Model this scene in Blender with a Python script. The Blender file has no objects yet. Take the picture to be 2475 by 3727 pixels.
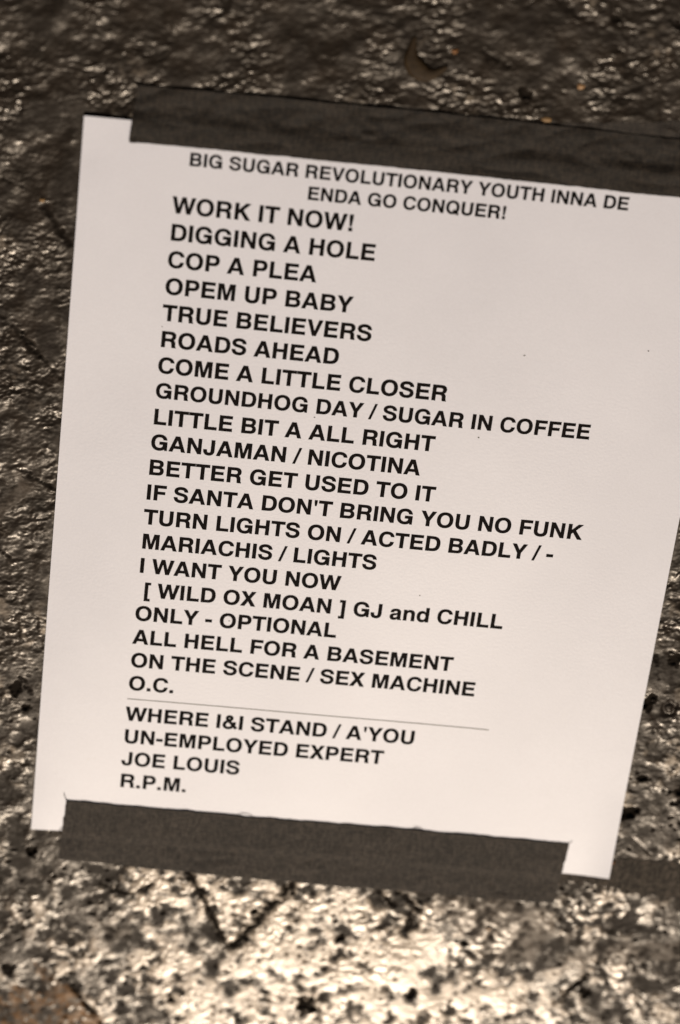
import bpy, math, random
import numpy as np
from mathutils import Vector, Matrix

random.seed(7)
sc = bpy.context.scene
COL = sc.collection

# ---------------------------------------------------------------- camera
CAM = np.array([-0.07424139, 0.45792994, 0.83874156])
RIGHT = np.array([0.9933851997, 0.1138815574, 0.0147253465])
UP = np.array([-0.0929476484, 0.8727473069, -0.4792419785])
FWD = np.array([0.0674283293, -0.4747032012, -0.8775592807])
cam_data = bpy.data.cameras.new('camera')
cam = bpy.data.objects.new('camera', cam_data)
COL.objects.link(cam)
m = Matrix.Identity(4)
for i in range(3):
    m[i][0] = RIGHT[i]; m[i][1] = UP[i]; m[i][2] = -FWD[i]; m[i][3] = CAM[i]
cam.matrix_world = m
cam_data.sensor_fit = 'VERTICAL'
cam_data.lens = 85.0
cam_data.sensor_height = 85.0 * 3727 / 10037.67
cam_data.clip_start = 0.01
cam_data.clip_end = 50.0
cam_data.dof.use_dof = True
cam_data.dof.focus_distance = 0.953
cam_data.dof.aperture_fstop = 4.5
cam_data.dof.aperture_blades = 7
sc.camera = cam

# ---------------------------------------------------------------- light
SUN_EL, SUN_AZ = math.radians(43.5), math.radians(-82.0)      # direction the light comes from
sun_dir = Vector((math.cos(SUN_EL) * math.cos(SUN_AZ), math.cos(SUN_EL) * math.sin(SUN_AZ), math.sin(SUN_EL)))
world = bpy.data.worlds.new('World')
sc.world = world
world.use_nodes = True
wn = world.node_tree
bg = wn.nodes['Background']
sky = wn.nodes.new('ShaderNodeTexSky')
sky.sky_type = 'NISHITA'
sky.sun_disc = False
sky.sun_elevation = SUN_EL
sky.sun_rotation = math.pi / 2 - SUN_AZ
sky.air_density = 1.0
sky.dust_density = 4.0
sky.ozone_density = 1.0
tint = wn.nodes.new('ShaderNodeMix')
tint.data_type = 'RGBA'; tint.blend_type = 'MULTIPLY'
tint.inputs['Factor'].default_value = 1.0
tint.inputs['B'].default_value = (0.27, 0.205, 0.155, 1)          # the whole sky a warm haze, not blue
wn.links.new(sky.outputs[0], tint.inputs['A'])
wn.links.new(tint.outputs['Result'], bg.inputs['Color'])
bg.inputs['Strength'].default_value = 0.05
sun_data = bpy.data.lights.new('sun', 'SUN')
sun_data.energy = 1.5
sun_data.angle = math.radians(10)
sun_data.color = (1.0, 0.87, 0.72)
sun = bpy.data.objects.new('sun', sun_data)
COL.objects.link(sun)
sun.rotation_euler = sun_dir.to_track_quat('Z', 'Y').to_euler()
sc.view_settings.view_transform = 'Standard'
sc.view_settings.look = 'None'
sc.view_settings.gamma = 1.0
sc.view_settings.exposure = 1.2

# ---------------------------------------------------------------- helpers
def at(u, v, z=0.0):
    """point of the horizontal plane z that the photograph shows at pixel (u, v)"""
    d = (u - 1237.5) / 10037.67 * RIGHT - (v - 1863.5) / 10037.67 * UP + FWD
    t = (z - CAM[2]) / d[2]
    p = CAM + t * d
    return np.array([p[0], p[1]])

def sheet(x, y):
    """millimetres on the sheet (from its top left corner, y down) to metres in the world"""
    return (x - 107.95) / 1000.0, (139.7 - y) / 1000.0

def skirt(V, F, r, c, th):
    """give a rows x cols sheet its cut edges (own vertices, so that the edge stays crisp)"""
    V = [tuple(v) for v in V]; F = list(F)
    loop = [j for j in range(c)] + [i * c + c - 1 for i in range(1, r)] + [(r - 1) * c + j for j in range(c - 2, -1, -1)] + [i * c for i in range(r - 2, 0, -1)]
    b = len(V)
    for k in loop:
        x, y, z = V[k]; V += [(x, y, z), (x, y, z - th)]
    n = len(loop)
    for k in range(n):
        k2 = (k + 1) % n
        F.append((b + 2 * k, b + 2 * k + 1, b + 2 * k2 + 1, b + 2 * k2))
    return V, F

def tag(o, label=None, cat=None, group=None, kind=None):
    if label: o['label'] = label
    if cat: o['category'] = cat
    if group: o['group'] = group
    if kind: o['kind'] = kind
    return o

def mesh_obj(name, verts, faces, mat, parent=None, smooth=False):
    me = bpy.data.meshes.new(name)
    me.from_pydata([tuple(map(float, v)) for v in verts], [], [tuple(f) for f in faces])
    me.materials.append(mat)
    if smooth:
        me.polygons.foreach_set('use_smooth', [True] * len(me.polygons))
    me.update()
    o = bpy.data.objects.new(name, me)
    COL.objects.link(o)
    if parent: o.parent = parent
    return o

def empty(name, loc=(0, 0, 0)):
    o = bpy.data.objects.new(name, None)
    o.empty_display_size = 0.01
    COL.objects.link(o)
    return o

def material(name):
    mt = bpy.data.materials.new(name)
    mt.use_nodes = True
    nt = mt.node_tree
    return mt, nt, nt.nodes['Principled BSDF']

def node(nt, kind, **kw):
    n = nt.nodes.new(kind)
    for k, v in kw.items():
        if k in n.inputs: n.inputs[k].default_value = v
        else: setattr(n, k, v)
    return n

def noise(nt, scale, detail=4, rough=0.6, vec=None):
    n = nt.nodes.new('ShaderNodeTexNoise')
    n.inputs['Scale'].default_value = scale
    n.inputs['Detail'].default_value = detail
    n.inputs['Roughness'].default_value = rough
    if vec is not None: nt.links.new(vec, n.inputs['Vector'])
    return n

def ramp(nt, src, stops):
    r = nt.nodes.new('ShaderNodeValToRGB')
    els = r.color_ramp.elements
    while len(els) < len(stops): els.new(0.5)
    for e, (p, c) in zip(els, stops):
        e.position = p
        e.color = (c, c, c, 1) if isinstance(c, (int, float)) else (*c, 1)
    nt.links.new(src, r.inputs['Fac'])
    return r

def mix(nt, fac, a, b, mode='MIX'):
    n = nt.nodes.new('ShaderNodeMix')
    n.data_type = 'RGBA'; n.blend_type = mode
    for s, v in (('Factor', fac), ('A', a), ('B', b)):
        if hasattr(v, 'is_output'): nt.links.new(v, n.inputs[s])
        elif s == 'Factor': n.inputs[s].default_value = v
        else: n.inputs[s].default_value = (*v, 1)
    return n.outputs['Result']

# ---------------------------------------------------------------- materials
def floor_material():
    mt, nt, p = material('black_painted_floor')
    L = nt.links.new
    tc = nt.nodes.new('ShaderNodeTexCoord').outputs['Object']
    a = nt.nodes.new('ShaderNodeAttribute'); a.attribute_name = 'rust'
    b = nt.nodes.new('ShaderNodeAttribute'); b.attribute_name = 'smear'
    d = nt.nodes.new('ShaderNodeAttribute'); d.attribute_name = 'worn'
    n1 = noise(nt, 70, 6, 0.65, tc)
    base = ramp(nt, n1.outputs['Fac'], [(0.3, (0.009, 0.007, 0.005)), (0.7, (0.023, 0.017, 0.012))]).outputs['Color']
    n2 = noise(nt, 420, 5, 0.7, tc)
    palec = ramp(nt, n2.outputs['Fac'], [(0.30, (0.17, 0.140, 0.110)), (0.62, (0.50, 0.43, 0.345))]).outputs['Color']  # pale cream tone of the high spots
    c = mix(nt, d.outputs['Fac'], base, palec)
    n3 = noise(nt, 130, 4, 0.6, tc)
    rustc = ramp(nt, n3.outputs['Fac'], [(0.40, (0.030, 0.017, 0.008)), (0.60, (0.27, 0.135, 0.045))]).outputs['Color']
    c = mix(nt, a.outputs['Fac'], c, rustc)
    c = mix(nt, b.outputs['Fac'], c, (0.055, 0.042, 0.031))
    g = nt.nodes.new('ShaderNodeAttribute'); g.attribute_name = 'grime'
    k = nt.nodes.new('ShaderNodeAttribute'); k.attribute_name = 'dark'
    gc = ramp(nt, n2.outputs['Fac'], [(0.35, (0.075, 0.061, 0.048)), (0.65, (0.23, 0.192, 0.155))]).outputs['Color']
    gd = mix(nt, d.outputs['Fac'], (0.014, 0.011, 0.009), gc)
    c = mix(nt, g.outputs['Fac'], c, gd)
    c = mix(nt, k.outputs['Fac'], c, (0.012, 0.0095, 0.0075))
    L(c, p.inputs['Base Color'])
    p.inputs['Specular Tint'].default_value = (1.0, 0.93, 0.85, 1)
    # gloss varies between scuffed and slick paint
    n4 = noise(nt, 260, 6, 0.68, tc)
    n6 = noise(nt, 75, 4, 0.6, tc)
    r0 = ramp(nt, n4.outputs['Fac'], [(0.34, 0.19), (0.52, 0.25), (0.70, 0.40)]).outputs['Color']
    r1 = ramp(nt, n6.outputs['Fac'], [(0.35, 0.0), (0.65, 0.07)]).outputs['Color']
    r0 = mix(nt, 1.0, r0, r1, 'ADD')
    rr = mix(nt, b.outputs['Fac'], r0, (0.62, 0.62, 0.62))
    rr = mix(nt, a.outputs['Fac'], rr, (0.7, 0.7, 0.7))
    rr = mix(nt, d.outputs['Fac'], rr, (0.26, 0.26, 0.26))
    rr = mix(nt, g.outputs['Fac'], rr, (0.60, 0.60, 0.60))
    rr = mix(nt, k.outputs['Fac'], rr, (0.75, 0.75, 0.75))
    # grime takes the shine off in patches
    sp = ramp(nt, n4.outputs['Fac'], [(0.42, 0.42), (0.64, 0.17)]).outputs['Color']
    sp = mix(nt, d.outputs['Fac'], sp, (0.55, 0.55, 0.55))
    sp = mix(nt, g.outputs['Fac'], sp, (0.08, 0.08, 0.08))
    sp = mix(nt, k.outputs['Fac'], sp, (0.03, 0.03, 0.03))
    L(sp, p.inputs['Specular IOR Level'])
    L(rr, p.inputs['Roughness'])
    p.inputs['IOR'].default_value = 1.5
    n5 = noise(nt, 1500, 4, 0.6, tc)
    bp = nt.nodes.new('ShaderNodeBump')
    bp.inputs['Strength'].default_value = 0.5
    bp.inputs['Distance'].default_value = 0.00004
    L(n5.outputs['Fac'], bp.inputs['Height'])
    L(bp.outputs['Normal'], p.inputs['Normal'])
    return mt

def paper_material():
    mt, nt, p = material('printer_paper')
    L = nt.links.new
    tc = nt.nodes.new('ShaderNodeTexCoord').outputs['Object']
    n1 = noise(nt, 28, 5, 0.6, tc)
    c1 = ramp(nt, n1.outputs['Fac'], [(0.3, (0.632, 0.651, 0.742)), (0.7, (0.675, 0.696, 0.790))]).outputs['Color']
    n2 = noise(nt, 1100, 3, 0.6, tc)
    c2 = ramp(nt, n2.outputs['Fac'], [(0.3, 0.955), (0.7, 1.0)]).outputs['Color']
    c = mix(nt, 1.0, c1, c2, 'MULTIPLY')
    # a few faint grey rubs
    n3 = noise(nt, 60, 6, 0.7, tc)
    rub = ramp(nt, n3.outputs['Fac'], [(0.66, 0.0), (0.80, 0.35)]).outputs['Color']
    c = mix(nt, rub, c, (0.50, 0.45, 0.42))
    L(c, p.inputs['Base Color'])
    p.inputs['Roughness'].default_value = 0.42
    p.inputs['IOR'].default_value = 1.5
    p.inputs['Specular IOR Level'].default_value = 0.7
    bp = nt.nodes.new('ShaderNodeBump')
    bp.inputs['Strength'].default_value = 0.35
    bp.inputs['Distance'].default_value = 0.00008
    L(n2.outputs['Fac'], bp.inputs['Height'])
    L(bp.outputs['Normal'], p.inputs['Normal'])
    return mt

def ink_material(name, col, rough=0.55):
    mt, nt, p = material(name)
    tc = nt.nodes.new('ShaderNodeTexCoord').outputs['Object']
    n = noise(nt, 1400, 3, 0.6, tc)
    c = ramp(nt, n.outputs['Fac'], [(0.3, tuple(0.8 * x for x in col)), (0.7, tuple(1.3 * x for x in col))])
    nt.links.new(c.outputs['Color'], p.inputs['Base Color'])
    p.inputs['Roughness'].default_value = rough
    p.inputs['IOR'].default_value = 1.3
    p.inputs['Specular IOR Level'].default_value = 0.06
    return mt

def tape_material(name, lo, hi, rot, rough=0.62, weave=0.5):
    """black cloth tape: a fine plain weave, scuffed along the threads"""
    mt, nt, p = material(name)
    L = nt.links.new
    tc = nt.nodes.new('ShaderNodeTexCoord').outputs['Object']
    mp = nt.nodes.new('ShaderNodeMapping'); mp.inputs['Rotation'].default_value = (0, 0, rot)
    L(tc, mp.inputs['Vector'])
    v = mp.outputs['Vector']
    m1 = nt.nodes.new('ShaderNodeMapping'); m1.inputs['Scale'].default_value = (0.28, 1.0, 1)
    L(v, m1.inputs['Vector'])
    m2 = nt.nodes.new('ShaderNodeMapping'); m2.inputs['Scale'].default_value = (1.0, 0.3, 1)
    L(v, m2.inputs['Vector'])
    a = noise(nt, 1500, 3, 0.6, m1.outputs['Vector'])
    b = noise(nt, 1100, 3, 0.6, m2.outputs['Vector'])
    s = nt.nodes.new('ShaderNodeMath'); s.operation = 'ADD'
    L(a.outputs['Fac'], s.inputs[0]); L(b.outputs['Fac'], s.inputs[1])
    h = nt.nodes.new('ShaderNodeMath'); h.operation = 'MULTIPLY'; h.inputs[1].default_value = 0.5
    L(s.outputs[0], h.inputs[0])
    c = ramp(nt, h.outputs[0], [(0.42, lo), (0.60, hi)]).outputs['Color']
    big = noise(nt, 55, 4, 0.6, v)
    cb = ramp(nt, big.outputs['Fac'], [(0.3, 0.78), (0.7, 1.15)]).outputs['Color']
    c = mix(nt, 1.0, c, cb, 'MULTIPLY')
    L(c, p.inputs['Base Color'])
    p.inputs['Roughness'].default_value = rough
    p.inputs['IOR'].default_value = 1.45
    p.inputs['Specular IOR Level'].default_value = 0.25
    w1 = nt.nodes.new('ShaderNodeTexWave'); w1.bands_direction = 'X'; w1.inputs['Scale'].default_value = 420; w1.inputs['Distortion'].default_value = 1.5
    w2 = nt.nodes.new('ShaderNodeTexWave'); w2.bands_direction = 'Y'; w2.inputs['Scale'].default_value = 480; w2.inputs['Distortion'].default_value = 1.5
    L(v, w1.inputs['Vector']); L(v, w2.inputs['Vector'])
    ws = nt.nodes.new('ShaderNodeMath'); ws.operation = 'ADD'
    L(w1.outputs['Fac'], ws.inputs[0]); L(w2.outputs['Fac'], ws.inputs[1])
    wt = nt.nodes.new('ShaderNodeMath'); wt.operation = 'ADD'
    L(ws.outputs[0], wt.inputs[0]); L(s.outputs[0], wt.inputs[1])
    bp = nt.nodes.new('ShaderNodeBump')
    bp.inputs['Strength'].default_value = weave
    bp.inputs['Distance'].default_value = 0.00012
    L(wt.outputs[0], bp.inputs['Height'])
    L(bp.outputs['Normal'], p.inputs['Normal'])
    return mt

def plain_material(name, lo, hi, rough, scale=300, spec=0.5):
    mt, nt, p = material(name)
    tc = nt.nodes.new('ShaderNodeTexCoord').outputs['Object']
    n = noise(nt, scale, 4, 0.6, tc)
    c = ramp(nt, n.outputs['Fac'], [(0.3, lo), (0.7, hi)])
    nt.links.new(c.outputs['Color'], p.inputs['Base Color'])
    p.inputs['Roughness'].default_value = rough
    p.inputs['Specular IOR Level'].default_value = spec
    return mt

# ---------------------------------------------------------------- floor: height field
rng = np.random.default_rng(11)
STEP = 0.00040
X0, X1, Y0, Y1 = -0.160, 0.170, -0.270, 0.215
nx, ny = int((X1 - X0) / STEP) + 1, int((Y1 - Y0) / STEP) + 1

def field(wl, band=0.45, stretch=1.0, ang=0.0):
    """gaussian noise of unit variance with features about wl metres across"""
    fx = np.fft.fftfreq(nx, STEP)[None, :]
    fy = np.fft.rfftfreq(ny, STEP) if False else np.fft.fftfreq(ny, STEP)[:, None]
    ca, sa = math.cos(ang), math.sin(ang)
    u = (fx * ca + fy * sa) * stretch
    v = -fx * sa + fy * ca
    r = np.sqrt(u * u + v * v) + 1e-9
    g = np.exp(-0.5 * (np.log(r * wl) / band) ** 2) / r
    n = np.fft.ifft2(np.fft.fft2(rng.standard_normal((ny, nx))) * g).real
    return n / n.std()

xs = X0 + STEP * np.arange(nx)
ys = Y0 + STEP * np.arange(ny)
GX, GY = np.meshgrid(xs, ys)

def seg_dist(p, q):
    d = q - p
    t = np.clip(((GX - p[0]) * d[0] + (GY - p[1]) * d[1]) / (d @ d), 0, 1)
    return np.hypot(GX - p[0] - t * d[0], GY - p[1] - t * d[1]), t

def smooth(e0, e1, x):
    t = np.clip((x - e0) / (e1 - e0), 0, 1)
    return t * t * (3 - 2 * t)

def poly_mask(pts, soft, wob):
    """inside of a polygon (photo pixels), with an uneven edge"""
    P = np.array([at(*q) for q in pts])
    inside = np.zeros_like(GX, bool)
    dist = np.full_like(GX, 9.0)
    for i in range(len(P)):
        a, b = P[i], P[(i + 1) % len(P)]
        cond = ((a[1] > GY) != (b[1] > GY))
        with np.errstate(divide='ignore', invalid='ignore'):
            xi = (b[0] - a[0]) * (GY - a[1]) / (b[1] - a[1] + 1e-12) + a[0]
        inside ^= cond & (GX < xi)
        dist = np.minimum(dist, seg_dist(a, b)[0])
    sd = np.where(inside, dist, -dist) + wob
    return smooth(-soft, soft, sd)

wrinkle = field(0.0040, 0.5, 1.6, 0.15)
pebble = field(0.0042, 0.35)
fine = field(0.0015, 0.35, 1.4, 0.2)
grit = field(0.0009, 0.25)
broad = field(0.030, 0.5)
mid = field(0.011, 0.5)
pick = field(0.040, 0.5)
# thick paint: rounded lumps with creased valleys, smoother and rougher areas
cobble = field(0.0080, 0.45)
lump = 0.00012 * np.tanh(2.2 * pebble) + 0.00020 * np.tanh(2.2 * cobble) - 0.00014 * np.exp(-np.abs(pebble + 0.3 * fine) * 4.0)
fine2 = field(0.0012, 0.30, 1.5, 0.25)
fine3 = field(0.0021, 0.35, 1.5, 0.1)
ridge = np.exp(-np.abs(field(0.0034, 0.45, 1.5, 0.2)) * 4.0)
leather = 0.00017 * wrinkle - 0.00010 * np.exp(-np.abs(wrinkle) * 3.5) - 0.00012 * ridge + 0.00008 * fine2 + 0.00011 * fine3
near = smooth(-0.02, -0.15, GY)                     # the pitted part of the boards, towards the lower end of the sheet
H = leather * (1.0 - 0.7 * near) + lump * (0.42 + 0.55 * near)
H *= 0.35 + 0.75 * smooth(-1.0, 1.0, pick)
H = 0.42 * H + (0.000010 * fine + 0.000004 * grit) * (0.4 + 0.8 * smooth(-1, 1, mid))
H += (0.00004 + 0.00005 * (1 - near)) * mid + 0.00014 * broad
# pits where the coating has broken out
pitn = field(0.0034, 0.35); pitm = field(0.018, 0.5)
pit = smooth(2.0, 2.8, pitn + 0.45 * pitm)
H -= 0.00060 * pit * near
# paler, glossier high spots, strongest at the lower middle: (photo pixel, radius across, radius along, strength)
pale_bias = -1.1 + 0.35 * pick + 0.15 * pitm
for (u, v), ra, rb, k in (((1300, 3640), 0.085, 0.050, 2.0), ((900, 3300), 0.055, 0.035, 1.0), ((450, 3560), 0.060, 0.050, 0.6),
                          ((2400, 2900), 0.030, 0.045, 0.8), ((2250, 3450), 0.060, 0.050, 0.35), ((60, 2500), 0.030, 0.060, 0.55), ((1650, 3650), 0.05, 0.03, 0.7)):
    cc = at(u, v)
    pale_bias = pale_bias + k * np.exp(-((GX - cc[0]) / ra) ** 2 - ((GY - cc[1]) / rb) ** 2)
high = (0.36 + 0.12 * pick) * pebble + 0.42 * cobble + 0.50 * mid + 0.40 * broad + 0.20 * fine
worn = smooth(-0.3, 1.5, pale_bias + high) * smooth(-0.9, 0.3, pale_bias)  # mask of the paler colour, follows the high spots
pit = pit * (0.25 + 0.75 * near)
grime = np.maximum(smooth(0.10, -1.15, high + 0.35 * np.clip(pale_bias, -1.0, 1.2)) * (0.2 + 0.6 * near), 0.8 * smooth(-0.3, 1.6, pitm * 0.8 + broad * 0.3 + mid * 0.3 + 0.2 * fine) * (1 - 0.85 * near))
dark = np.maximum(0.55 * pit, 0.6 * smooth(-1.9, -3.2, 0.8 * pebble + 0.6 * cobble + 0.5 * pitm) * near)
rust = np.zeros_like(H); smear = np.zeros_like(H)
wob = 0.0012 * mid + 0.0005 * fine
# brown stained boards at the lower left
rust = np.maximum(rust, 0.75 * poly_mask([(120, 3500), (235, 3560), (380, 3727), (470, 3860), (60, 3860), (-150, 3800), (-150, 3590), (60, 3600), (130, 3640), (170, 3610)], 0.0012, wob) * smooth(-1.6, -0.2, pitn + mid))
worn *= 1 - 0.9 * rust; grime *= 1 - 0.7 * rust
# smooth dried smears
for pts, k in (([(75, 1740), (110, 1760), (95, 1810), (20, 1880), (-60, 1900), (-60, 1860), (40, 1790)], 0.8),
               ([(1560, 3250), (1800, 3270), (2010, 3300), (2000, 3430), (1900, 3510), (1760, 3500), (1680, 3400)], 0.75),
               ([(2060, 3420), (2475, 3440), (2600, 3450), (2600, 3520), (2475, 3510), (2080, 3480)], 0.7),
               ([(700, 3330), (860, 3500), (700, 3560), (560, 3470)], 0.15),
               ([(380, 3370), (470, 3350), (480, 3420), (390, 3460)], 0.6)):
    smear = np.maximum(smear, k * poly_mask(pts, 0.0016, wob))
H = H * (1 - 0.45 * smooth(0.5, 1.0, worn))
H = H * (1 - 0.6 * smear) + 0.00005 * smear * pebble
# cuts and scratches: (from, to, half width m, depth m)
cuts = [((672, 3150), (842, 3475), 0.0009, 0.0010), ((1085, 3200), (828, 3470), 0.0014, 0.0013),
        ((-40, 1120), (95, 1225), 0.0007, 0.0007), ((70, 1215), (235, 1392), 0.0006, 0.0008),
        ((30, 1690), (210, 1788), 0.00035, 0.0006), ((-40, 1455), (40, 1432), 0.0005, 0.0005),
        ((0, 650), (100, 690), 0.0007, 0.0005), ((150, 740), (262, 905), 0.0008, 0.0007),
        ((2150, 3540), (2010, 3665), 0.0009, 0.0011), ((249, 3580), (390, 3760), 0.0008, 0.0010),
        ((68, 2460), (118, 2535), 0.0004, 0.0006), ((1370, 3240), (1440, 3310), 0.0012, 0.0010),
        ((-30, 1985), (40, 2035), 0.0004, 0.0004), ((2385, 2380), (2400, 2480), 0.0006, 0.0006),
        ((1750, 190), (1860, 250), 0.0008, 0.0006), ((2440, 60), (2520, 160), 0.0006, 0.0006),
        ((480, 3260), (560, 3215), 0.0008, 0.0007), ((350, 3215), (460, 3260), 0.0010, 0.0006),
        ((1540, 3330), (1450, 3245), 0.0009, 0.0009), ((1480, 3400), (1500, 3330), 0.0007, 0.0007)]
for p, q, w, d in cuts:
    P, Q = at(*p), at(*q)
    dd, t = seg_dist(P, Q)
    dd = np.abs(dd + 0.00035 * mid)
    w = w * (1.0 + 0.35 * np.clip(pitn, -1.5, 1.5))
    prof = np.clip(0.9 + 0.3 * pebble, 0.2, 1) * np.exp(-((dd + 0.00016 * fine) / w) ** 2) * smooth(0, 0.08, t) * smooth(1.0, 0.92, t)
    H = H * (1 - 0.5 * prof) - 0.9 * d * prof
    worn *= 1 - prof
    dark = np.maximum(dark, 1.35 * prof).clip(0, 1)
for k in range(46):
    c = np.array([random.uniform(X0, X1), random.uniform(Y0, Y1)])
    an = random.choice((0.7, 2.4, 1.0, 2.1)) + random.uniform(-0.3, 0.3)
    l = random.uniform(0.004, 0.022)
    e = c + l * np.array([math.cos(an), math.sin(an)])
    dd, t = seg_dist(c, e)
    H -= random.uniform(0.0001, 0.0003) * np.exp(-(dd / random.uniform(0.0002, 0.0004)) ** 2) * smooth(0, 0.2, t) * smooth(1, 0.8, t)
# single broken out holes and the round ring mark right of the sheet
holes = [((118, 3100), 0.0024, 0.0013), ((2290, 2960), 0.0030, 0.0016), ((2475, 2900), 0.0034, 0.0013), ((2360, 2560), 0.0026, 0.0012),
         ((925, 3320), 0.0013, 0.0010), ((1120, 3660), 0.0038, 0.0014), ((1240, 3420), 0.0020, 0.0012), ((2340, 2840), 0.0016, 0.0010),
         ((1690, 3440), 0.0012, 0.0010), ((1910, 345), 0.0020, 0.0010), ((2240, 70), 0.0016, 0.0008), ((95, 2580), 0.0016, 0.0010),
         ((55, 2510), 0.0022, 0.0009), ((230, 2640), 0.0016, 0.0010), ((2420, 2040), 0.0015, 0.0008), ((2460, 2400), 0.0024, 0.0009),
         ((30, 3520), 0.0026, 0.0010), ((1500, 3620), 0.0020, 0.0012), ((620, 3640), 0.0018, 0.0010), ((2130, 3620), 0.0020, 0.0010)]
for (u, v), r, d in holes:
    c = at(u, v)
    rr = np.hypot(GX - c[0], GY - c[1]) + 0.25 * r * (fine * 0.5 + pebble + mid * 0.5)
    k = smooth(1.15 * r, 0.4 * r, rr)
    H -= d * k
    worn *= 1 - k
    dark = np.maximum(dark, k)
c = at(2437, 2582)
rr = np.hypot(GX - c[0], (GY - c[1]) * 0.85)
H -= 0.0007 * np.exp(-((rr - 0.0021 + 0.0003 * pebble) / 0.0008) ** 2)
# keep the boards just under the sheet and let the mean lie half a millimetre down
H -= 0.00055
in_sheet = smooth(0.004, -0.001, np.maximum(np.abs(GX) - 0.108, np.abs(GY) - 0.140))
H = H * (1 - in_sheet) + np.minimum(H, -0.00062) * in_sheet
H = np.minimum(H, 0.0006)

def blur(a, n):
    k = np.ones(n) / n
    a = np.apply_along_axis(lambda r: np.convolve(np.pad(r, n // 2, 'edge'), k, 'valid')[:a.shape[1]], 1, a)
    return np.apply_along_axis(lambda r: np.convolve(np.pad(r, n // 2, 'edge'), k, 'valid')[:a.shape[0]], 0, a)

HS = blur(H, 5)
HB = blur(H, 11)           # what a tape pressed onto the floor follows

def bil(F, x, y):
    fx = np.clip((np.asarray(x) - X0) / STEP, 0, nx - 1.001)
    fy = np.clip((np.asarray(y) - Y0) / STEP, 0, ny - 1.001)
    i, j = fx.astype(int), fy.astype(int)
    a, b = fx - i, fy - j
    return (F[j, i] * (1 - a) * (1 - b) + F[j, i + 1] * a * (1 - b) + F[j + 1, i] * (1 - a) * b + F[j + 1, i + 1] * a * b)

def grow(start, sign, first, reach):
    out, s, x = [], first, start
    while abs(x - start) < reach:
        x += sign * s
        out.append(x); s *= 1.12
    return out

ex = np.array(grow(X0, -1, STEP * 1.3, 1.3)[::-1] + list(xs) + grow(xs[-1], 1, STEP * 1.3, 1.3))
ey = np.array(grow(Y0, -1, STEP * 1.3, 1.3)[::-1] + list(ys) + grow(ys[-1], 1, STEP * 1.3, 1.3))
nl, nb = len(grow(X0, -1, STEP * 1.3, 1.3)), len(grow(Y0, -1, STEP * 1.3, 1.3))
def wrap(F):
    """carry the field on past the detailed part by mirroring it"""
    def idx(e, lo, n):
        k = np.round((e - lo) / STEP).astype(int)
        k = np.abs(k) % (2 * (n - 1))
        return np.where(k > n - 1, 2 * (n - 1) - k, k)
    return F[np.ix_(idx(ey, Y0, ny), idx(ex, X0, nx))]
def build_floor(mat):
    FX, FY = np.meshgrid(ex, ey)
    Z = wrap(H)
    co = np.stack([FX, FY, Z], -1).reshape(-1, 3).astype(np.float32)
    my, mx = FX.shape
    idx = np.arange(my * mx).reshape(my, mx)
    quads = np.stack([idx[:-1, :-1], idx[:-1, 1:], idx[1:, 1:], idx[1:, :-1]], -1).reshape(-1, 4)
    me = bpy.data.meshes.new('floor')
    me.vertices.add(len(co)); me.vertices.foreach_set('co', co.ravel())
    me.loops.add(quads.size); me.loops.foreach_set('vertex_index', quads.ravel().astype(np.int32))
    me.polygons.add(len(quads))
    me.polygons.foreach_set('loop_start', np.arange(0, quads.size, 4, dtype=np.int32))
    me.polygons.foreach_set('loop_total', np.full(len(quads), 4, np.int32))
    me.polygons.foreach_set('use_smooth', np.ones(len(quads), bool))
    me.update(calc_edges=True)
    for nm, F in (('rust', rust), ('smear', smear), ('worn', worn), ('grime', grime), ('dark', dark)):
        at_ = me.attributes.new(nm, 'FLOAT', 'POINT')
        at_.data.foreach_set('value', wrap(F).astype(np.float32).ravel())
    me.materials.append(mat)
    o = bpy.data.objects.new('floor', me)
    COL.objects.link(o)
    return tag(o, 'black painted rough stage floor with lumps, pits and scratches', kind='structure')
build_floor(floor_material())

# ---------------------------------------------------------------- the sheet of paper
def sheet_z(x, y):
    """height of the sheet (m) at world x, y: flat, corners left free of the tape lift a little"""
    x = np.asarray(x, float); y = np.asarray(y, float)
    z = 0.00010 + 0.00030 * np.sin(x * 31 + 1.0) * np.sin(y * 23 + 0.5) + 0.00012 * np.sin(x * 70 - y * 25)
    bl = np.clip((-0.094 - x) / 0.014, 0, 1) * np.clip((-0.112 - y) / 0.028, 0, 1)
    br = np.clip((x - 0.092) / 0.016, 0, 1) * np.clip((-0.100 - y) / 0.040, 0, 1)
    tl = np.clip((-0.094 - x) / 0.014, 0, 1) * np.clip((y - 0.128) / 0.012, 0, 1)
    return z + 0.0007 * bl ** 1.5 + 0.0012 * br ** 1.5 + 0.0003 * tl

def grid_mesh(P, zf):
    """P: (rows, cols, 2) world points -> verts, faces"""
    r, c = P.shape[:2]
    z = zf(P[..., 0], P[..., 1])
    V = np.concatenate([P, z[..., None]], -1).reshape(-1, 3)
    F = [(i * c + j, i * c + j + 1, (i + 1) * c + j + 1, (i + 1) * c + j) for i in range(r - 1) for j in range(c - 1)]
    return V, F

paper_mat = paper_material()
setlist = empty('set_list')
tag(setlist, 'white printed set list sheet with black capital song titles, taped to the floor', 'set list')
gx, gy = np.meshgrid(np.linspace(-0.10795, 0.10795, 73), np.linspace(-0.1397, 0.1397, 93))
V, F = grid_mesh(np.stack([gx, gy], -1), sheet_z)
V, F = skirt(V, F, 93, 73, 0.00012)
paper = mesh_obj('sheet', V, F, paper_mat, setlist, smooth=True)

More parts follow.
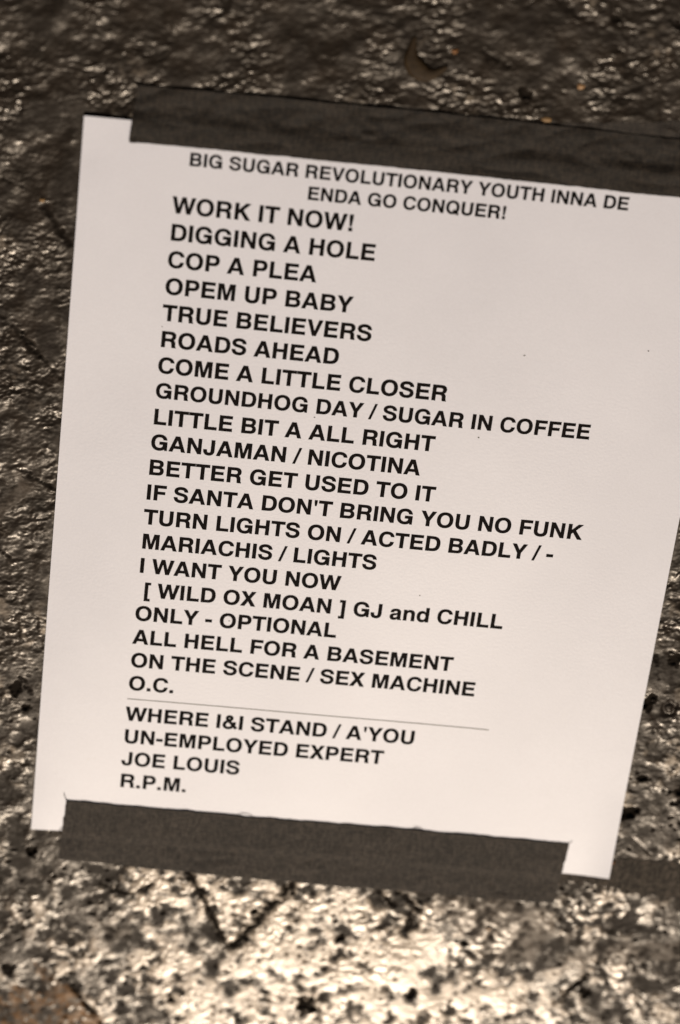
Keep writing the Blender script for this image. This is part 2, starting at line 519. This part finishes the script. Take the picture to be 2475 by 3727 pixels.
# ---------------------------------------------------------------- lettering: a bold grotesque drawn as outlines, 1000 units to the em
ADV = dict(zip('ABCDEFGHIJKLMNOPQRSTUVWXYZ', [722, 722, 722, 722, 667, 611, 778, 722, 278, 556, 722, 611, 833, 722, 778, 667, 778, 722, 667, 611, 722, 667, 944, 667, 667, 611]))
ADV.update({' ': 278, '.': 278, '/': 278, '-': 333, '!': 333, '[': 333, ']': 333, "'": 238, '&': 722, 'a': 556, 'n': 611, 'd': 611})
GL = {
 'A': ['M20 0L273 718L449 718L702 0L548 0L499 147L219 147L171 0ZM259 266L457 266L360 555Z'],
 'B': ['M76 0L76 718L405 718C560 718 641 652 641 535C641 462 605 405 550 379C625 350 669 290 669 205C669 75 575 0 425 0ZM226 430L400 430C465 430 498 460 498 513C498 568 465 597 400 597L226 597ZM226 121L415 121C487 121 523 153 523 214C523 276 487 308 415 308L226 308Z'],
 'D': ['M76 0L76 718L360 718C575 718 685 590 685 360C685 130 575 0 360 0ZM226 123L335 123C475 123 535 200 535 360C535 520 475 595 335 595L226 595Z'],
 'E': ['M76 0L76 718L607 718L607 590L226 590L226 433L576 433L576 310L226 310L226 128L621 128L621 0Z'],
 'F': ['M76 0L76 718L587 718L587 590L226 590L226 416L542 416L542 293L226 293L226 0Z'],
 'H': ['M71 0L71 718L221 718L221 440L501 440L501 718L651 718L651 0L501 0L501 317L221 317L221 0Z'],
 'I': ['M64 0L64 718L214 718L214 0Z'],
 'K': ['M87 0L87 718L237 718L237 425L515 718L705 718L416 426L722 0L535 0L313 322L237 243L237 0Z'],
 'L': ['M76 0L76 718L226 718L226 128L583 128L583 0Z'],
 'M': ['M69 0L69 718L293 718L418 205L540 718L765 718L765 0L625 0L625 580L486 0L350 0L209 580L209 0Z'],
 'N': ['M69 0L69 718L228 718L514 235L514 718L654 718L654 0L505 0L209 490L209 0Z'],
 'O': ['M389 737C178 737 44 590 44 359C44 128 178 -19 389 -19C600 -19 734 128 734 359C734 590 600 737 389 737ZM389 612C510 612 584 515 584 359C584 203 510 106 389 106C268 106 194 203 194 359C194 515 268 612 389 612Z'],
 'P': ['M76 0L76 718L400 718C545 718 627 625 627 487C627 345 540 257 400 257L226 257L226 0ZM226 380L365 380C440 380 480 420 480 488C480 560 440 595 365 595L226 595Z'],
 'Q': ['M389 737C178 737 44 590 44 359C44 128 178 -19 389 -19C600 -19 734 128 734 359C734 590 600 737 389 737ZM389 612C510 612 584 515 584 359C584 203 510 106 389 106C268 106 194 203 194 359C194 515 268 612 389 612Z', 'M395 165L470 255L737 32L662 -58Z'],
 'R': ['M76 0L76 718L440 718C580 718 660 640 660 523C660 435 620 372 548 343C618 318 643 268 646 170C648 85 650 40 677 22L677 0L513 0C502 25 500 80 497 140C493 240 465 278 380 278L226 278L226 0ZM226 401L400 401C475 401 510 435 510 498C510 562 475 595 400 595L226 595Z'],
 'T': ['M14 590L14 718L598 718L598 590L381 590L381 0L231 0L231 590Z'],
 'U': ['M72 718L72 262C72 75 175 -19 361 -19C548 -19 651 75 651 262L651 718L501 718L501 262C501 160 460 110 361 110C262 110 222 160 222 262L222 718Z'],
 'V': ['M19 718L259 0L407 0L648 718L493 718L336 195L175 718Z'],
 'W': ['M5 718L190 0L343 0L473 520L598 0L751 0L939 718L785 718L674 220L548 718L397 718L272 222L160 718Z'],
 'X': ['M14 0L240 370L28 718L206 718L336 485L468 718L640 718L428 374L653 0L473 0L332 245L190 0Z'],
 'Y': ['M15 718L258 278L258 0L408 0L408 280L653 718L487 718L336 422L184 718Z'],
 '!': ['M94 0L94 146L240 146L240 0Z', 'M94 718L94 560L132 213L202 213L240 560L240 718Z'],
 '.': ['M64 0L64 146L214 146L214 0Z'],
 "'": ['M63 718L63 600L92 447L146 447L175 600L175 718Z'],
 '-': ['M27 215L27 345L306 345L306 215Z'],
 '/': ['M-25 -19L205 737L303 737L73 -19Z'],
 '[': ['M63 -196L63 722L309 722L309 612L203 612L203 -86L309 -86L309 -196Z'],
 ']': ['M270 -196L270 722L24 722L24 612L130 612L130 -86L24 -86L24 -196Z'],
 'n': ['M65 0L65 532L198 532L198 458C235 520 285 546 350 546C475 546 546 470 546 340L546 0L406 0L406 315C406 390 370 428 310 428C245 428 205 385 205 310L205 0Z'],
 'd': ['M411 718L551 718L551 0L416 0L416 72C380 12 330 -14 265 -14C125 -14 34 100 34 266C34 435 125 546 262 546C325 546 375 520 411 468ZM295 430C370 430 413 370 413 268C413 165 370 103 295 103C215 103 174 160 174 266C174 372 215 430 295 430Z'],
 'a': ['M527 22L527 0L376 0C367 18 363 38 362 58C320 10 265 -14 195 -14C95 -14 29 45 29 140C29 235 85 290 200 308C300 322 350 325 350 375C350 415 325 436 272 436C215 436 188 412 182 365L48 365C55 485 130 546 275 546C415 546 490 490 490 385L490 95C490 55 500 35 527 22ZM350 262C325 245 290 238 245 228C190 217 169 195 169 155C169 118 195 98 238 98C305 98 350 140 350 205Z'],
 # drawn with a broad pen along a path: 'S' path, then half widths at start, sides, ends
 'C': [('M614 492C600 612 515 675 380 675C212 675 119 560 119 358C119 158 212 44 380 44C515 44 602 118 616 262', 72, 62)],
 'G': [('M628 482C605 610 520 675 392 675C218 675 119 560 119 358C119 158 218 44 392 44C510 44 612 110 622 275', 73, 62), 'M392 273L392 395L713 395L713 0L617 0L600 150L570 273Z'],
 'J': [('M410 718L410 225C410 95 345 46 252 46C150 46 94 100 94 235L94 262', 74, 63)],
 'S': [('M545 500C540 615 450 676 333 676C200 676 118 622 118 532C118 430 215 410 335 384C470 355 556 325 556 212C556 100 455 43 340 43C200 43 113 112 112 240', 73, 62)],
 '&': [('M668 30L268 478C205 548 232 652 340 652C440 652 462 555 405 490C350 425 122 375 122 205C122 100 200 44 305 44C440 44 560 150 572 370', 66, 60)],
}

def flatten(path):
    """tiny SVG path reader: M L C Z with absolute coordinates"""
    import re
    tok = re.findall(r'[MLCZ]|-?\d+\.?\d*', path)
    out, cur, i, cmd = [], None, 0, None
    while i < len(tok):
        if tok[i] in 'MLCZ':
            cmd = tok[i]; i += 1
            if cmd == 'Z': continue
        if cmd == 'M':
            cur = [(float(tok[i]), float(tok[i + 1]))]; out.append(cur); i += 2
        elif cmd == 'L':
            cur.append((float(tok[i]), float(tok[i + 1]))); i += 2
        elif cmd == 'C':
            p0 = cur[-1]
            c = [(float(tok[i + 2 * k]), float(tok[i + 2 * k + 1])) for k in range(3)]
            for s in range(1, 9):
                t = s / 8.0; a = 1 - t
                cur.append(tuple(a ** 3 * p0[k] + 3 * a * a * t * c[0][k] + 3 * a * t * t * c[1][k] + t ** 3 * c[2][k] for k in range(2)))
            i += 6
    return out

def fill(contours):
    """triangulate contours (outer and holes)"""
    cu = bpy.data.curves.new('tmp', 'CURVE'); cu.dimensions = '2D'; cu.fill_mode = 'FRONT'; cu.offset = 0.010
    for c in contours:
        sp = cu.splines.new('POLY'); sp.points.add(len(c) - 1)
        for k, q in enumerate(c): sp.points[k].co = (q[0] / 1000, q[1] / 1000, 0, 1)
        sp.use_cyclic_u = True
    o = bpy.data.objects.new('tmp', cu)
    me = o.to_mesh()
    v = [(w.co.x * 1000, w.co.y * 1000) for w in me.vertices]
    f = [tuple(p.vertices) for p in me.polygons]
    o.to_mesh_clear()
    bpy.data.objects.remove(o); bpy.data.curves.remove(cu)
    return v, f

GCACHE = {}
def glyph(ch):
    """list of (verts, faces) pieces, in em units"""
    if ch in GCACHE: return GCACHE[ch]
    out = []
    for part in GL.get(ch, []):
        if isinstance(part, str):
            out.append(fill(flatten(part)))
        else:
            pts = flatten(part[0])[0]; wv, wh = part[1] + 10, part[2] + 10
            v, f = [], []
            for k, q in enumerate(pts):
                a, b = pts[max(0, k - 1)], pts[min(len(pts) - 1, k + 1)]
                tx, ty = b[0] - a[0], b[1] - a[1]
                if k == 0 or k == len(pts) - 1:
                    if ch in 'CGS': tx, ty = 0.12 * (1 if (ty < 0) else -1) * (-1), ty     # ends cut nearly level
                l = math.hypot(tx, ty) or 1
                nxn, nyn = -ty / l, tx / l
                v += [(q[0] + nxn * wv, q[1] + nyn * wh), (q[0] - nxn * wv, q[1] - nyn * wh)]
            f = [(2 * k, 2 * k + 1, 2 * k + 3, 2 * k + 2) for k in range(len(pts) - 1)]
            out.append((v, f))
    GCACHE[ch] = out
    return out

KERN = {'AY': -110, 'YA': -110, 'LY': -120, 'LT': -92, 'AT': -90, 'TA': -90, 'AV': -80, 'VA': -80, 'PA': -100, 'FO': -20, 'TO': -40, 'OT': -40, 'AC': -40, 'AG': -50, 'AU': -50, 'AW': -60, 'WA': -60, 'RT': -20, 'RY': -50, 'YO': -100, 'OY': -70, 'DY': -90, 'BA': -30, 'OA': -50, 'OX': -50, 'EA': 0}
KERN = {}
SIZE, PITCH, TX, TY = 8.14035, 9.72177, 30.6573, 30.6467
ink = ink_material('black_toner', (0.0055, 0.0042, 0.0038))

def text_width(s, size):
    return sum(ADV[c] for c in s) * size / 1000

def write(s, x, y, size, sx=1.0):
    V, F = [], []
    pen = x
    zoff = 0.00003
    for i, ch in enumerate(s):
        for k, (gv, gf) in enumerate(glyph(ch)):
            base = len(V)
            for (a, b) in gv:
                wx, wy = sheet(pen + a * size / 1000 * sx, y - b * size / 1000)
                V.append((wx, wy, float(sheet_z(wx, wy)) + zoff + 0.000006 * k))
            F += [tuple(base + q for q in f) for f in gf]
        pen += (ADV[ch] + KERN.get(s[i:i + 2], 0)) * size / 1000 * sx
    o = mesh_obj('text_line', V, F, ink, setlist)
    o['label'] = 'printed line reading ' + s.strip()
    return o

LINES = ["WORK IT NOW!", "DIGGING A HOLE", "COP A PLEA", "OPEM UP BABY", "TRUE BELIEVERS", "ROADS AHEAD", "COME A LITTLE CLOSER",
         "GROUNDHOG DAY / SUGAR IN COFFEE", "LITTLE BIT A ALL RIGHT", "GANJAMAN / NICOTINA", "BETTER GET USED TO IT",
         "IF SANTA DON'T BRING YOU NO FUNK", "TURN LIGHTS ON / ACTED BADLY / -", "MARIACHIS / LIGHTS", "I WANT YOU NOW",
         " [ WILD OX MOAN ] GJ and CHILL", "ONLY - OPTIONAL", "ALL HELL FOR A BASEMENT", "ON THE SCENE / SEX MACHINE", "O.C.",
         "WHERE I&I STAND / A'YOU", "UN-EMPLOYED EXPERT", "JOE LOUIS", "R.P.M."]
for n, s in enumerate(LINES):
    y = TY + PITCH * (n if n < 20 else n + 0.3517)
    if n == 7: write(s, TX, 98.38, SIZE * 22 / 23)          # this title is set one point smaller
    else: write(s, TX, y, SIZE)
write("BIG SUGAR REVOLUTIONARY YOUTH INNA DE", 34.63, 13.6, 6.35)
write("ENDA GO CONQUER!", 73.97, 21.1, 6.35)
rule_mat = ink_material('grey_toner', (0.08, 0.08, 0.05))
# rule between the two lists
def strip(name, x0, y0, x1, y1, w, mat, n=40):
    V, F = [], []
    for k in range(n + 1):
        t = k / n
        for s in (-0.5, 0.5):
            wx, wy = sheet(x0 + (x1 - x0) * t, y0 + (y1 - y0) * t + s * w)
            V.append((wx, wy, float(sheet_z(wx, wy)) + 0.00003))
    F = [(2 * k, 2 * k + 2, 2 * k + 3, 2 * k + 1) for k in range(n)]
    return mesh_obj(name, V, F, mat, setlist)
yr = 219.25
strip('rule_line', 30.86, yr, 162.07, yr, 0.30, rule_mat)
# small specks on the sheet
for u, v, r in ((1145, 1518, 0.00034), (2360, 1278, 0.00034), (783, 1615, 0.0003), (1528, 2166, 0.0003), (834, 2260, 0.0003), (1742, 1590, 0.0004), (1908, 1292, 0.0004), (590, 1190, 0.0003)):
    c = at(u, v)
    ring = [(c[0] + r * random.uniform(0.6, 1.1) * math.cos(a), c[1] + 0.7 * r * random.uniform(0.6, 1.1) * math.sin(a)) for a in np.linspace(0, 2 * math.pi, 9)[:-1]]
    vv = [(x, y, float(sheet_z(x, y)) + 0.00004) for x, y in ring]
    mesh_obj('speck', vv, [list(range(8))], ink if r > 0.00033 and v < 1600 and v != 1590 and v != 1292 else rule_mat, setlist)

# ---------------------------------------------------------------- tapes
def surface_z(x, y):
    """what lies under a tape: the sheet where there is sheet, else the floor, with a short bridge at the sheet's edge"""
    x = np.asarray(x, float); y = np.asarray(y, float)
    d = np.maximum(np.abs(x) - 0.10795, np.abs(y) - 0.1397)
    k = smooth(0.0040, 0.0001, d)
    return sheet_z(x, y) * k + np.minimum(bil(HS, x, y), 0.0004) * (1 - k)

def interp_edge(pts, n):
    P = np.array([at(*q) for q in pts])
    s = np.r_[0, np.cumsum(np.hypot(*np.diff(P, axis=0).T))]
    t = np.linspace(0, s[-1], n)
    # smooth curve through few points
    deg = min(len(pts) - 1, 3)
    cx, cy = np.polyfit(s, P[:, 0], deg), np.polyfit(s, P[:, 1], deg)
    return np.stack([np.polyval(cx, t), np.polyval(cy, t)], -1)

def jag(n, amp, step=3):
    k = rng.standard_normal(n)
    kk = np.convolve(k, np.ones(step) / step, 'same')
    return amp * kk / (kk.std() + 1e-9)

def tape(name, top, bottom, mat, lift, label, cat, jt=0.0002, jb=0.00005, n=420, m_=64, wrinkles=None, ends=0.0003, zf=surface_z, parent_name='strip'):
    A, B = interp_edge(top, n), interp_edge(bottom, n)
    j1, j2 = jag(n, jt, 9), jag(n, jb, 5)
    ax = (A[-1] - A[0]) / np.hypot(*(A[-1] - A[0]))
    nrm = np.array([-ax[1], ax[0]])
    t = np.linspace(0, 1, m_)[:, None, None]
    P = A[None] * (1 - t) + B[None] * t
    P = P + nrm * (j1[None, :, None] * np.exp(-t / 0.03) + j2[None, :, None] * np.exp(-(1 - t) / 0.03))
    e = jag(m_, ends, 5)[:, None, None]
    q = np.linspace(0, 1, n)[None, :, None]
    P = P + ax * e * (np.exp(-q / 0.006) + np.exp(-(1 - q) / 0.006))
    x, y = P[..., 0], P[..., 1]
    z = zf(x, y) + lift
    if wrinkles is not None: z = z + wrinkles(x, y)
    V = np.concatenate([P, z[..., None]], -1).reshape(-1, 3)
    c = n
    F = [(i * c + j, (i + 1) * c + j, (i + 1) * c + j + 1, i * c + j + 1) for i in range(m_ - 1) for j in range(c - 1)]
    V, F = skirt(V, F, m_, n, 0.0003)
    o = mesh_obj(name, V, F, mat, smooth=True)
    return tag(o, label, cat)

wr = field(0.012, 0.4, 3.0, 0.12)
def tape_wrinkle(x, y):
    c = at(1345, 490)
    return 0.00020 * bil(np.abs(wr), x, y) + 0.0007 * np.exp(-((x - c[0]) / 0.0022) ** 2 - ((y - c[1]) / 0.0012) ** 2)

tm_low = tape_material('black_cloth_tape', (0.012, 0.0095, 0.0075), (0.054, 0.044, 0.0355), 0.0, 0.60)
low = tape('lower_tape', [(241, 2909), (600, 2943), (1362, 3008), (2071, 3068)], [(211, 3126), (580, 3166), (1362, 3238), (2016, 3288)],
     tm_low, 0.00036, 'short strip of black cloth tape across the lower edge of the set list', 'tape', jt=0.00011, ends=0.00012,
     wrinkles=lambda x, y: 0.5 * tape_wrinkle(x, y))
thread_mat = plain_material('black_thread', (0.010, 0.009, 0.008), (0.03, 0.026, 0.022), 0.8)
def thread(px, parent, r=0.00009):
    P = [at(*q) for q in px]
    V, F = [], []
    n = len(P)
    for i, q in enumerate(P):
        a, b = P[max(0, i - 1)], P[min(n - 1, i + 1)]
        d = (b - a) / np.hypot(*(b - a)); nn = np.array([-d[1], d[0]])
        z = float(surface_z(q[0], q[1])) + 0.0003
        for k in range(6):
            an = math.pi * k / 3
            V.append((q[0] + nn[0] * r * math.cos(an), q[1] + nn[1] * r * math.cos(an), z + r * math.sin(an)))
    for i in range(n - 1):
        for k in range(6):
            F.append((i * 6 + k, i * 6 + (k + 1) % 6, (i + 1) * 6 + (k + 1) % 6, (i + 1) * 6 + k))
    mesh_obj('loose_thread', V, F, thread_mat, parent, smooth=True)
thread([(245, 2914), (240, 2905), (236, 2895), (232, 2884)], low)
thread([(2068, 3070), (2076, 3064), (2082, 3060)], low)
thread([(224, 3010), (216, 3022), (214, 3034), (219, 3042)], low)
thread([(2016, 3284), (2026, 3290), (2034, 3289)], low)
thread([(860, 2966), (880, 2958), (905, 2962), (922, 2971)], low)
thread([(1500, 3018), (1515, 3010), (1536, 3016)], low)
tm_top = tape_material('black_cloth_tape_upper', (0.006, 0.0046, 0.0034), (0.029, 0.022, 0.0158), 0.0, 0.62)
tape('upper_tape', [(497, 308), (1300, 383), (2054, 459), (2475, 512), (2740, 545)], [(470, 514), (1200, 584), (2000, 667), (2400, 709), (2700, 738)],
     tm_top, 0.00040, 'long strip of black cloth tape holding down the top edge of the set list', 'tape', jt=0.00005, ends=0.00008, n=460, m_=72,
     wrinkles=tape_wrinkle)
tm_old = tape_material('old_black_tape', (0.013, 0.010, 0.008), (0.036, 0.029, 0.023), 0.05, 0.6)
tape('old_tape', [(1900, 459), (2475, 443), (2900, 432)], [(1900, 560), (2475, 600), (2900, 640)],
     tm_old, 0.00010, 'older flattened black tape strip running out from under the top tape at the right', 'tape', n=300, m_=40)
tm_worn = tape_material('worn_tape_cloth', (0.012, 0.010, 0.008), (0.085, 0.070, 0.055), 0.05, 0.55, 0.9)
tape('worn_tape', [(1990, 3105), (2240, 3128), (2475, 3141), (2800, 3160)], [(1990, 3205), (2215, 3238), (2475, 3285), (2800, 3320)],
     tm_worn, 0.00016, 'worn scuffed black tape remnant under the lower right corner of the set list', 'tape', jt=0.0006, jb=0.0020, n=300, m_=40,
     zf=lambda x, y: np.minimum(0.5 * bil(HB, x, y) + 0.5 * bil(HS, x, y), -0.00035 * (np.abs(x) < 0.109) * (np.abs(y) < 0.141) + 0.0004 * ((np.abs(x) >= 0.109) | (np.abs(y) >= 0.141))))

# ---------------------------------------------------------------- small debris
def blob(name, u, v, r, h, mat, label, cat, flat=0.7, seed=0, glossy=False):
    """an irregular small chip lying on the floor"""
    rnd = random.Random(seed)
    c = at(u, v); z0 = float(bil(H, c[0], c[1]))
    V, F = [], []
    rings, seg = 5, 14
    rad = [rnd.uniform(0.75, 1.15) for _ in range(seg)]
    for i in range(rings):
        ph = (math.pi / 2) * i / (rings - 1)
        for k in range(seg):
            a = 2 * math.pi * k / seg
            rr = r * math.cos(ph * 0.97) * rad[k]
            V.append((c[0] + rr * math.cos(a), c[1] + flat * rr * math.sin(a), z0 - 0.0001 + h * math.sin(ph) * rnd.uniform(0.9, 1.1)))
    for i in range(rings - 1):
        for k in range(seg):
            k2 = (k + 1) % seg
            F.append((i * seg + k, i * seg + k2, (i + 1) * seg + k2, (i + 1) * seg + k))
    F.append([(rings - 1) * seg + k for k in range(seg)])
    o = mesh_obj(name, V, F, mat, smooth=True)
    return tag(o, label, cat)

orange = plain_material('rust_orange', (0.12, 0.05, 0.015), (0.27, 0.12, 0.035), 0.5, 900)
tan = plain_material('tan_chip', (0.22, 0.12, 0.05), (0.42, 0.26, 0.13), 0.5, 900)
ochre = plain_material('ochre_chip', (0.16, 0.09, 0.03), (0.30, 0.18, 0.07), 0.6, 900)
bead = plain_material('pale_grit', (0.8, 0.6, 0.42), (0.9, 0.72, 0.55), 0.12, 900)
blob('paint_fleck', 1655, 187, 0.0013, 0.0009, orange, 'orange fleck beside the brown crescent shaped flake', 'fleck', 0.8, 1)
blob('paint_fleck', 2115, 317, 0.0013, 0.0008, tan, 'pale tan fleck on the dark floor above the top tape', 'fleck', 1.0, 2)
blob('paint_fleck', 1989, 436, 0.0019, 0.0004, ochre, 'dull ochre fleck touching the upper edge of the top tape', 'fleck', 0.5, 3)
blob('paint_fleck', 155, 730, 0.0010, 0.0006, ochre, 'tiny ochre fleck left of the set list near the scratches', 'fleck', 1.0, 4)
blob('paint_fleck', 2232, 3142, 0.0009, 0.0010, orange, 'tiny orange fleck at the lower right corner of the set list', 'fleck', 1.0, 5)
blob('grit_grain', 1779, 3381, 0.0010, 0.0012, bead, 'shiny pale grain on the dark smear below the lower tape', 'grain', 1.0, 6)

def crescent():
    ctr = [(1512, 128), (1500, 175), (1496, 215), (1515, 250), (1548, 272), (1588, 268), (1632, 240)]
    wid = [0.0003, 0.0013, 0.0026, 0.0032, 0.0027, 0.0014, 0.0003]
    P = np.array([at(*q) for q in ctr]); s = np.linspace(0, 1, len(P))
    t = np.linspace(0, 1, 40)
    cx = np.interp(t, s, P[:, 0]); cy = np.interp(t, s, P[:, 1]); w = np.interp(t, s, wid)
    k = np.ones(5) / 5
    sm = lambda a: np.convolve(np.pad(a, 2, 'edge'), k, 'valid')
    cx, cy, w = sm(cx), sm(cy), sm(w)
    V, F, M = [], [], 11
    for i in range(40):
        a, b = max(0, i - 1), min(39, i + 1)
        d = np.array([cx[b] - cx[a], cy[b] - cy[a]]); d /= np.hypot(*d)
        nn = np.array([-d[1], d[0]])
        for j in range(M):
            q = -1 + 2 * j / (M - 1)
            x, y = cx[i] + nn[0] * q * w[i], cy[i] + nn[1] * q * w[i]
            z = -0.0006 + 0.0009 * (1 - q ** 4) * (0.4 + 0.6 * w[i] / 0.0029) + 0.0001
            V.append((x, y, z))
    F = [(i * M + j, i * M + j + 1, (i + 1) * M + j + 1, (i + 1) * M + j) for i in range(39) for j in range(M - 1)]
    mt = plain_material('brown_flake', (0.018, 0.011, 0.005), (0.042, 0.027, 0.013), 0.6, 500, 0.12)
    o = mesh_obj('curled_flake', V, F, mt, smooth=True)
    md = o.modifiers.new('thickness', 'SOLIDIFY'); md.thickness = 0.0002
    tag(o, 'smooth dark brown crescent shaped flake lying above the top tape', 'flake')
crescent()
